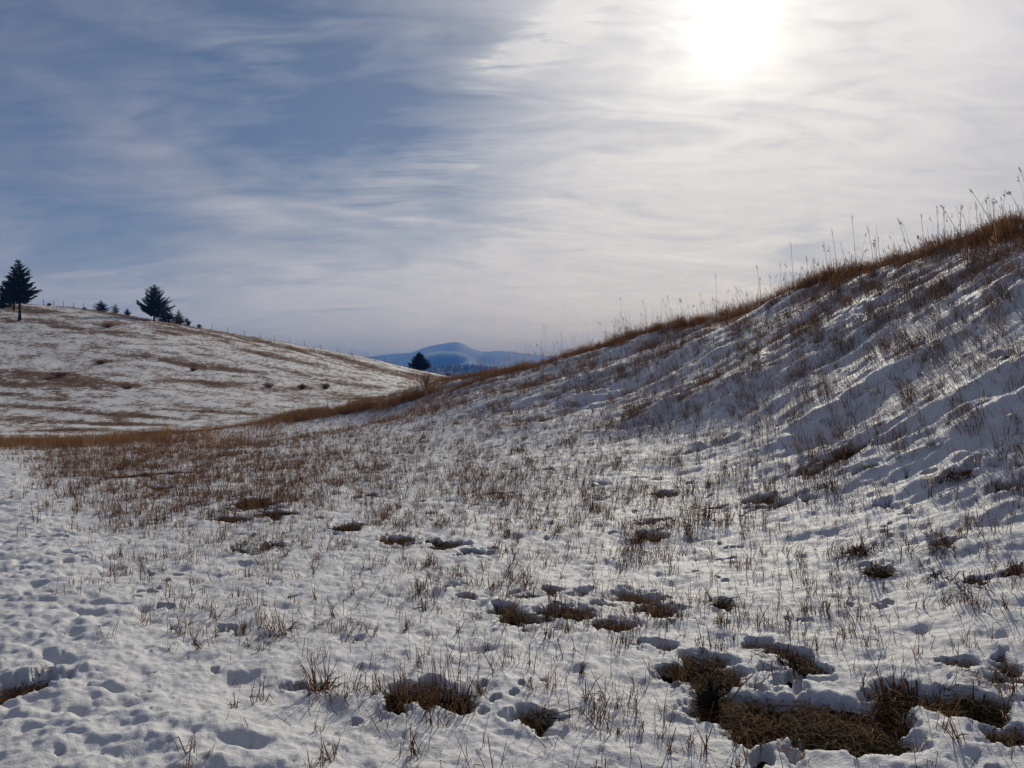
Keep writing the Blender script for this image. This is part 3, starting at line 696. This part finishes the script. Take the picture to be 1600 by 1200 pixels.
def tuft(seed, n, h, spread, w, lean=.25, bend=.1, mat=None, leafy=.3, prism=True, seeds=0.0, kink=.12):
    rr = random.Random(seed); mb = MB()
    for i in range(n):
        b = Vector((rr.gauss(0, spread), rr.gauss(0, spread), -.03)); az = rr.random()*6.283; hh_ = h*rr.uniform(.45, 1.1)+.03
        ww = w*rr.uniform(.6, 1.3)
        if rr.random() < kink:                              # a broken stalk
            k_ = hh_*rr.uniform(.4, .8); p = blade(mb, rr, b, k_, ww, rr.uniform(0, lean), 0, az, 2, prism, .8)
            az2 = rr.random()*6.283; e = p[-1]+Vector((math.cos(az2), math.sin(az2), rr.uniform(-.6, .2)))*hh_*.45; mb.tube([p[-1], e], [ww*.4, ww*.15], 3, False); continue
        p = blade(mb, rr, b, hh_, ww, rr.uniform(0, lean), rr.uniform(-.3, 1)*bend, az, 3, prism, rr.uniform(.15, .8))
        if rr.random() < leafy:
            q = p[1]; az3 = rr.random()*6.283; L_ = hh_*rr.uniform(.25, .6); dd = Vector((math.cos(az3), math.sin(az3), 0))
            mb.ribbon([q, q+dd*L_*.25+Vector((0, 0, L_*.5)), q+dd*L_*.6+Vector((0, 0, L_*.62))], [ww*1.1, ww*.9, ww*.15], Vector((-dd.y, dd.x, 0)))
        if rr.random() < seeds:
            tp = p[-1]
            for s in range(5):
                o = Vector((rr.uniform(-1, 1), rr.uniform(-1, 1), rr.uniform(.2, 1)))*h*.035; mb.tri(tp+Vector((0, 0, -s*h*.03)), tp+o+Vector((0, 0, -s*h*.02)), tp+o*1.2+Vector((.006, .004, -s*h*.035)))
    return mb.mesh('tuft', mat)
def mat_tuft(seed, n, r, mat, w=.004, hz_=.035):
    rr = random.Random(seed); mb = MB()
    for i in range(n):
        az = rr.random()*6.283; L_ = rr.uniform(.06, .17); p = Vector((rr.gauss(0, r), rr.gauss(0, r), rr.uniform(0, hz_))); d = Vector((math.cos(az), math.sin(az), rr.uniform(-.12, .25)))
        s = Vector((-d.y, d.x, .3)).normalized(); c = Vector((rr.uniform(-.02, .02), rr.uniform(-.02, .02), rr.uniform(0, .015)))
        mb.ribbon([p-d*L_*.5, p+c, p+d*L_*.5], [w*.6, w*rr.uniform(.7, 1.5), w*.4], s)
    return mb.mesh('mat', mat)
col_stub = proto_collection('stubble_tuft', [tuft(100+i, [1, 2, 1, 5, 3, 8, 2][i % 7], .120, .022, .0046, .55, .25, M_straw if i % 3 else M_rust, .45, kink=.28) for i in range(14)])
col_hill = proto_collection('hill_tuft', [tuft(130+i, 5+i % 6, .27, .045, .0048, .45, .25, M_rust if i % 3 == 0 else M_straw, .5, seeds=.2) for i in range(12)])
col_dense = proto_collection('dense_tuft', [tuft(160+i, 16+i % 6, .40, .09, .0075, .30, .30, [M_rust, M_rust, M_straw][i % 3], .4, False, seeds=.25) for i in range(10)])
col_tall = proto_collection('tall_stem', [tuft(190+i, 1+i % 3, .75, .05, .0065, .12, .10, M_pale if i % 2 else M_straw, .5, seeds=.9, kink=.05) for i in range(10)])
col_mat = proto_collection('matted_grass', [mat_tuft(220+i, 34, .055, M_mat if i % 4 else M_rust) for i in range(8)])
col_moss = proto_collection('undergrowth', [tuft(240+i, 16, .055, .035, .006, .8, .4, M_moss if i % 3 else M_mat, 0, False, kink=0) for i in range(6)])

def sample(n, r0, r1, half=45):
    a = np.radians(rng.uniform(-half, half, n)); r = np.sqrt(rng.uniform(r0*r0, r1*r1, n)); return r*np.sin(a), r*np.cos(a), r
def area(r0, r1, half=45): return math.radians(2*half)*.5*(r1*r1-r0*r0)
def gather(fn, rings):
    xs, ys = [], []
    for r0, r1, dmax in rings:
        n = int(area(r0, r1)*dmax); x, y, r = sample(n, r0, r1); keep = rng.random(n)*dmax < fn(x, y, r); xs.append(x[keep]); ys.append(y[keep])
    return np.concatenate(xs), np.concatenate(ys)
def patchy(x, y, wl, lo, hi): return sstep(fbm(x, y, wl, 3, .6), lo, hi)
LEFT = math.pi                                              # stems on the slope lean downhill, to the left
def do_stubble(x, y, r):
    d = (62+190*patchy(x, y, .9, -.15, .5))*(.35+1.2*patchy(x, y, .28, -.1, .4))
    d = d*(.03+.97*grass_off_track(x, y))+125*np.clip(blob_mask(x, y), 0, 1.2)*(.08+patchy(x, y, 1.3, -.25, .45))*grass_off_track(x, y)*sstep(r, 6, 9)
    return d*(1-.55*slope_mask(x, y))
x, y = gather(do_stubble, [(2.2, 8, 360), (8, 16, 360), (16, 30, 330), (30, 42, 110)])
z, ho = snow_top(x, y); n = len(x); s = (.4+1.15*rng.random(n)**1.6)*(1+.35*np.clip(blob_mask(x, y), 0, 1))
scatter_object('stubble_grass', 'short dry stubble poking through the snow across the foreground', np.stack([x, y, z], -1), lean_rot(n, np.abs(rng.normal(0, .22, n)), rng.uniform(0, 6.28, n)),
               np.stack([s**.5, s**.5, s], -1), rng.integers(0, 14, n), col_stub)
nst = n
def do_hill(x, y, r):
    sm = slope_mask(x, y); d = sm*(13+60*patchy(x, y, 2.6, .05, .5)+44*patchy(x, y, .7, .1, .45))
    b = np.clip(blob_mask(x, y), 0, 1)*(x > -1.2)*14*(.3+patchy(x, y, .9, -.1, .4))
    ur = np.exp(-((x-8.0)**2+(y-12.3)**2)/12)*230*(.1+patchy(x, y, 1.1, -.1, .4))              # thick grass high on the right
    return d+b+ur*sm
x, y = gather(do_hill, [(4, 12, 160), (12, 22, 200), (22, 42, 110)])
z, ho = snow_top(x, y); n = len(x); s = rng.uniform(.4, 1.1, n)
sm = slope_mask(x, y)
scatter_object('hillside_grass', 'rusty dry grass tufts leaning downhill on the snowy right slope', np.stack([x, y, z], -1),
               lean_rot(n, np.abs(rng.normal(.12, .16, n))+.30*sm*rng.random(n), LEFT+rng.normal(0, .8, n)), np.stack([s, s, s], -1), rng.integers(0, 12, n), col_hill)
nhi = n
def do_crest(x, y, r):
    cl = poly_dist(x, y, crest_line); return (18+115*patchy(x, y, .6, -.2, .4))*np.exp(-(cl/(.40+.15*sstep(r, 14, 28)))**2)+18*np.exp(-(cl/1.6)**2)*patchy(x, y, .6, -.1, .4)
x, y = gather(do_crest, [(12, 22, 190), (22, 44, 190)])
z, ho = snow_top(x, y); n = len(x); s = rng.uniform(.3, 1.15, n)*(.6+.5*patchy(x, y, 1.0, -.2, .5))
scatter_object('crest_grass', 'dense fringe of rusty grass along the crest of the right hill', np.stack([x, y, z], -1), lean_rot(n, np.abs(rng.normal(.1, .18, n)), LEFT+rng.normal(0, 1.0, n)),
               np.stack([s, s, s], -1), rng.integers(0, 10, n), col_dense)
ncr = n
def do_tall(x, y, r):
    cl = poly_dist(x, y, crest_line); c2 = poly_dist(x, y, swale_line)
    return 7*np.exp(-(cl/1.0)**2)*(.3+patchy(x, y, 1.5, -.1, .5))+2.0*np.exp(-(c2/1.5)**2)+.22*slope_mask(x, y)
x, y = gather(do_tall, [(9, 22, 12), (22, 46, 12)])
z, ho = snow_top(x, y); n = len(x); s = rng.uniform(.55, 1.25, n)
scatter_object('tall_grass', 'thin tall seeding grass stems scattered along the crest', np.stack([x, y, z], -1), lean_rot(n, np.abs(rng.normal(.08, .12, n)), LEFT+rng.normal(0, .9, n)),
               np.stack([s, s, s], -1), rng.integers(0, 10, n), col_tall)
def do_swale(x, y, r):
    return 60*np.exp(-(poly_dist(x, y, swale_line)/.85)**2)*(.30+patchy(x, y, 2.0, -.3, .4))+16*np.exp(-(poly_dist(x, y, swale2_line)/2.0)**2)*(.4+patchy(x, y, 3, -.2, .4))+5*patchy(x, y, 4, -.1, .5)*(1-slope_mask(x, y))*sstep(r, 20, 28)
x, y = gather(do_swale, [(18, 34, 110), (34, 58, 110)])
z, ho = snow_top(x, y); n = len(x); s = rng.uniform(.55, 1.15, n)
scatter_object('swale_grass', 'rusty brown band of tall grass along the dip at the left', np.stack([x, y, z], -1), lean_rot(n, np.abs(rng.normal(.05, .18, n)), rng.uniform(0, 6.28, n)),
               np.stack([s*1.2, s*1.2, s], -1), rng.integers(0, 10, n), col_dense)
nsw = n
def do_far(x, y, r):
    return np.clip(.35+5*far_thin(x, y)**1.5+1.4*patchy(x, y, 7, .05, .5), 0, 9)*(x < -.02*y)*(1-.5*sstep(r, 120, 200))
x, y = gather(do_far, [(55, 110, 9), (110, 215, 8)])
z, ho = snow_top(x, y); n = len(x); s = rng.uniform(.5, 1.0, n)*.95
scatter_object('meadow_grass', 'brown grass showing through the snow on the far left hillside', np.stack([x, y, z], -1), lean_rot(n, np.abs(rng.normal(0, .2, n)), rng.uniform(0, 6.28, n)),
               np.stack([s*1.9, s*1.9, s], -1), rng.integers(0, 10, n), col_dense)
nfa = n
# dead grass lying in the melted patches, and green undergrowth
x, y = gather(lambda x, y, r: 260.0*(bare_field(x, y) > .52)*(.35+patchy(x, y, .3, -.3, .3)), [(2.2, 7, 360), (7, 18, 360)])
z, ho = snow_top(x, y); n = len(x); zb = soil_z(x, y)+.004
scatter_object('matted_grass', 'wet brown flattened grass lying in the melted patches', np.stack([x, y, zb], -1), lean_rot(n, np.abs(rng.normal(0, .12, n)), rng.uniform(0, 6.28, n)),
               np.stack([rng.uniform(.7, 1.2, n)]*3, -1), rng.integers(0, 8, n), col_mat)
nma = n
x, y = gather(lambda x, y, r: (60+160*patchy(x, y, .5, 0, .4))*(bare_field(x, y) > .44), [(2.2, 7, 220), (7, 18, 220)])
n = len(x); zb = soil_z(x, y)
scatter_object('undergrowth', 'dark green low growth in the melted patches', np.stack([x, y, zb], -1), lean_rot(n, np.abs(rng.normal(0, .3, n)), rng.uniform(0, 6.28, n)),
               np.stack([rng.uniform(.5, 1.2, n)]*3, -1), rng.integers(0, 6, n), col_moss)
print('GRASS', nst, nhi, ncr, nsw, nfa, nma, n)

# ------------------------------------------------------------------ the clumps one can point at
def clump(label, u, v, wpx, hpx, seed, mats=(M_straw, M_mat), n=26, lean=.0, group='grass clumps in the foreground'):
    x, y = hx(u, v); s = y/1200; w = wpx*s; h = hpx*s; rr = random.Random(seed)
    t = empty('grass_clump', (x, y, float(soil_z(x, y)[0])-.005)); tag(t, label, 'grass clump', group)
    st = MB(); lf = MB()
    for i in range(n):
        b = Vector((rr.gauss(0, w*.22), rr.gauss(0, w*.20), 0)); az = rr.random()*6.283
        blade(st, rr, b, h*rr.uniform(.45, 1.05)+.05, rr.uniform(.004, .0075), rr.uniform(0, .3), rr.uniform(-.1, .25), az if rr.random() < .6 else LEFT, 3, True, .4)
    for i in range(n*4):
        az = rr.random()*6.283; b = Vector((rr.gauss(0, w*.26), rr.gauss(0, w*.20), rr.uniform(0, .035))); L_ = rr.uniform(.05, .15)*(.6+y/10); d = Vector((math.cos(az), math.sin(az), rr.uniform(.05, .9)))
        sd = Vector((-d.y, d.x, .2)).normalized(); lf.ribbon([b, b+d*L_*.55, b+d*L_+Vector((0, 0, -L_*.35))], [.006, .009, .002], sd)
    tag(obj('stems', st.mesh('stems', mats[0]), t), kind='stuff'); tag(obj('dead_leaves', lf.mesh('dead_leaves', mats[1]), t), kind='stuff')
for i, a in enumerate([
    ('dark tangled grass clump in a melted hole, left of a matching pair', 628, 1100, 55, 55),
    ('dense upright grass clump in a melted hole, right of a matching pair', 700, 1105, 70, 75),
    ('spiky stubble clump at the right end of the centre melt patches', 1022, 968, 60, 55),
    ('straw clump in the middle of the centre melt patches', 876, 974, 50, 55),
    ('dark low grass clump leftmost of the centre melt patches', 805, 978, 55, 26),
    ('round dark green rosette alone on clean snow right of centre', 1125, 957, 26, 16),
    ('brown weed clump with a snow cap on the right slope near the edge', 1478, 862, 46, 26),
    ('dark leafy clump on the right slope left of the small round one', 1375, 903, 40, 18),
    ('small round brown clump between two wider ones at right', 1466, 910, 18, 16),
    ('long dark clump lying at the foot of leaning stalks near the right edge', 1532, 922, 60, 22),
    ('dark clump cut by the right edge below the slope', 1592, 902, 30, 22),
    ('dark grass clump along the bare ledge high on the right slope', 1325, 714, 56, 14),
    ('small black weed alone on the right slope under the ledge', 1345, 869, 28, 10),
    ('brown clump under the ledge of snow near the upper right edge', 1500, 748, 56, 16),
    ('brown clump beside the hole in the grass right of centre', 1005, 848, 40, 22),
    ('dry clump at the left bend of the small snow humps', 540, 834, 38, 14),
    ('dark grass clump behind the snow hump at left', 395, 797, 70, 20),
    ('small spiky green tuft left of a brown one at left centre', 380, 871, 18, 14),
    ('arched brown grass tuft right of a small green one', 425, 864, 36, 18),
    ('dry clump in the forked top of the large melt hollow', 1232, 1046, 46, 34),
    ('stubble row on the upper edge of the right melt hollow', 1400, 1095, 60, 50),
    ('straw clump at the left of the bottom edge in centre', 500, 1090, 40, 60),
    ('dry grass bunch low in the picture left of the tangled pair', 435, 1000, 40, 50)]):
    mats = (M_moss, M_moss) if 'green' in a[0] else ((M_rust, M_mat) if i % 2 else (M_straw, M_mat))
    clump(*a, 300+i, mats, n=10 if a[3] < 20 else 24)
# a black clod in the hollow and a bleached twig lying across it
x, y = hx(1108, 1112); rr = random.Random(5); mb = MB()
nu, nv = 14, 9; V = []
for j in range(nv):
    th = math.pi*j/(nv-1)
    for i in range(nu):
        ph = 2*math.pi*i/nu; rd_ = 1+.7*float(fbm(np.array([3*math.cos(ph)*math.sin(th)+9]), np.array([3*math.sin(ph)*math.sin(th)+2*math.cos(th)]), 1.0, 3)[0])
        V.append((.050*rd_*math.sin(th)*math.cos(ph), .045*rd_*math.sin(th)*math.sin(ph), .055+.075*rd_*math.cos(th)))
q = [(j*nu+i, j*nu+(i+1) % nu, (j+1)*nu+(i+1) % nu, (j+1)*nu+i) for j in range(nv-1) for i in range(nu)]
ce = empty('soil_clod', (x, y, float(soil_z(x, y)[0])-.012)); tag(ce, 'black tufted lump of soil standing in the large melt hollow', 'clod')
obj('lump', mesh_np('lump', V, q, None, M_clod, True), ce); sp = MB()
for i in range(170):
    v0 = Vector(V[rr.randrange(len(V))]); d = (v0-Vector((0, 0, .03))).normalized()+Vector((rr.uniform(-.6, .6), rr.uniform(-.6, .6), rr.uniform(0, .9))); sd = d.cross(Vector((.3, .2, 1))).normalized()*.004
    sp.tri(v0-sd, v0+sd, v0+d*rr.uniform(.015, .05))
tag(obj('sprigs', sp.mesh('sprigs', M_clod), ce), kind='stuff')
x0, y0 = hx(1140, 1105); x1, y1 = hx(1182, 1062); mb = MB()
z_0 = float(soil_z(x0, y0)[0])+.03; z_1 = gz(x1, y1)+.02
mb.tube([(0, 0, 0), ((x1-x0)*.4, (y1-y0)*.35, (z_1-z_0)*.4+.02), ((x1-x0)*.75, (y1-y0)*.6, (z_1-z_0)*.8+.03), (x1-x0, y1-y0, z_1-z_0+.02)], [.004, .0035, .003, .0015], 5)
tag(obj('dead_twig', mb.mesh('dead_twig', M_twig), None, (x0, y0, z_0)), 'thin curved twig lying from the large hollow onto the snow', 'twig')

# tall stalks against the sky
def stalk(label, ub, ut, vt, head, seed, group='tall stalks on the crest'):
    d = crest_depth(min(ub, 1640))+random.Random(seed).uniform(-.3, .2); x = (ub-800)/1200*d; z = gz(x, d)-.02
    dx = (ut-ub)/1200*d; dz = CAM_H+(600-vt)/1200*d-z; rr = random.Random(seed)
    t = empty('dry_stalk', (x, d, z)); tag(t, label, 'stalk', group)
    mb = MB(); pts = [Vector((dx*(s*.6+.4*s*s), rr.uniform(-.01, .01), dz*s*(1.12-.12*s))) for s in (0, .3, .6, .85, 1)]
    mb.tube(pts, [.0045, .004, .0034, .0028, .002], 4); obj('stem', mb.mesh('stem', M_pale), t)
    hd = MB(); tp = pts[-1]
    if head == 'ball':
        for i in range(40):
            v_ = Vector((rr.gauss(0, 1), rr.gauss(0, 1), rr.gauss(0, 1))).normalized(); e = tp+v_*.034; sd = v_.cross(Vector((0, 0, 1.01))).normalized()*.008
            hd.tri(tp, e+sd, e-sd)
    else:
        ax = (pts[-1]-pts[-2]).normalized(); L_ = .16 if head == 'ear' else .09
        for i in range(26):
            p = tp-ax*L_*rr.random(); o = Vector((rr.uniform(-1, 1), rr.uniform(-1, 1), rr.uniform(.2, 1.2)))*.018
            hd.tri(p, p+o+Vector((.004, 0, 0)), p+o*1.3+Vector((-.004, .003, .004)))
    tag(obj('seed_head', hd.mesh('seed_head', M_straw), t), kind='stuff')
    lf = MB()
    for i in range(3):
        s = rr.uniform(.1, .5); p = Vector((dx*(s*.6+.4*s*s), 0, dz*s)); az = rr.random()*6.28; dd = Vector((math.cos(az), math.sin(az), 0)); L_ = rr.uniform(.08, .2)
        lf.ribbon([p, p+dd*L_*.4+Vector((0, 0, L_*.6)), p+dd*L_+Vector((0, 0, L_*.5))], [.007, .006, .001], Vector((-dd.y, dd.x, 0)))
    tag(obj('leaves', lf.mesh('leaves', M_straw), t), kind='stuff')
for i, (lab, ub, ut, vt, hd) in enumerate([
    ('bent stalk with a drooping ear, left of the straight tall one on the crest', 1309, 1299, 357, 'ear'),
    ('tallest straight stalk on the middle of the right crest', 1338, 1331, 337, 'ear'), ('slender stalk between the tallest straight stalk and the tilted one', 1366, 1355, 354, 'ear'), ('tilted stalk leaning left, alone right of the crest middle', 1422, 1402, 340, 'ear'),
    ('slender stalk just right of the tilted stalk on the crest', 1444, 1439, 335, 'thin'), ('left one of two close upright stalks under the arching stalk', 1467, 1464, 323, 'ear'), ('right one of two close upright stalks under the arching stalk', 1476, 1474, 323, 'ear'),
    ('stalk arching far over to the left on the right crest', 1503, 1469, 321, 'thin'), ('long stiff stalk slanting left near the right end of the crest', 1556, 1515, 297, 'thin'),
    ('short straight stalk at the foot of the long stiff slanting one', 1552, 1552, 315, 'thin'), ('slanting stalk with a round dark seed head near the right edge', 1603, 1578, 301, 'ball'),
    ('highest stalk tip entering at the right edge', 1622, 1592, 262, 'thin'), ('short stalk with a round seed head low over the crest fringe', 1456, 1434, 371, 'ball'),
    ('slender stalk left of the bent one, taller of two neighbours', 1240, 1235, 379, 'ear'), ('shorter slender stalk right beside a taller one, left of the bent stalk', 1265, 1259, 400, 'ear'), ('leftmost slender stalk on the bare stretch of the lower crest', 974, 969, 465, 'thin'), ('slender eared stalk above the middle of the lower crest', 1050, 1042, 460, 'ear'),
    ('left one of the tall stalks over the notch end of the crest', 822, 820, 519, 'ear'), ('tallest stalk over the notch end of the crest', 855, 849, 508, 'ear'),
    ('slender stalk right of the tallest one over the notch', 880, 876, 520, 'ear'), ('thin stalk alone between the lower crest stalks and the middle ones', 1120, 1118, 430, 'thin'), ('thin tilted stalk between two slender ones on the lower crest', 1012, 1004, 470, 'thin'), ('thin lone stalk just left of the pair of unequal stalks', 1190, 1182, 415, 'thin'), ('slender eared stalk under the long stiff slanting one', 1530, 1524, 315, 'ear')]):
    stalk(lab, ub, ut, vt, hd, 400+i)
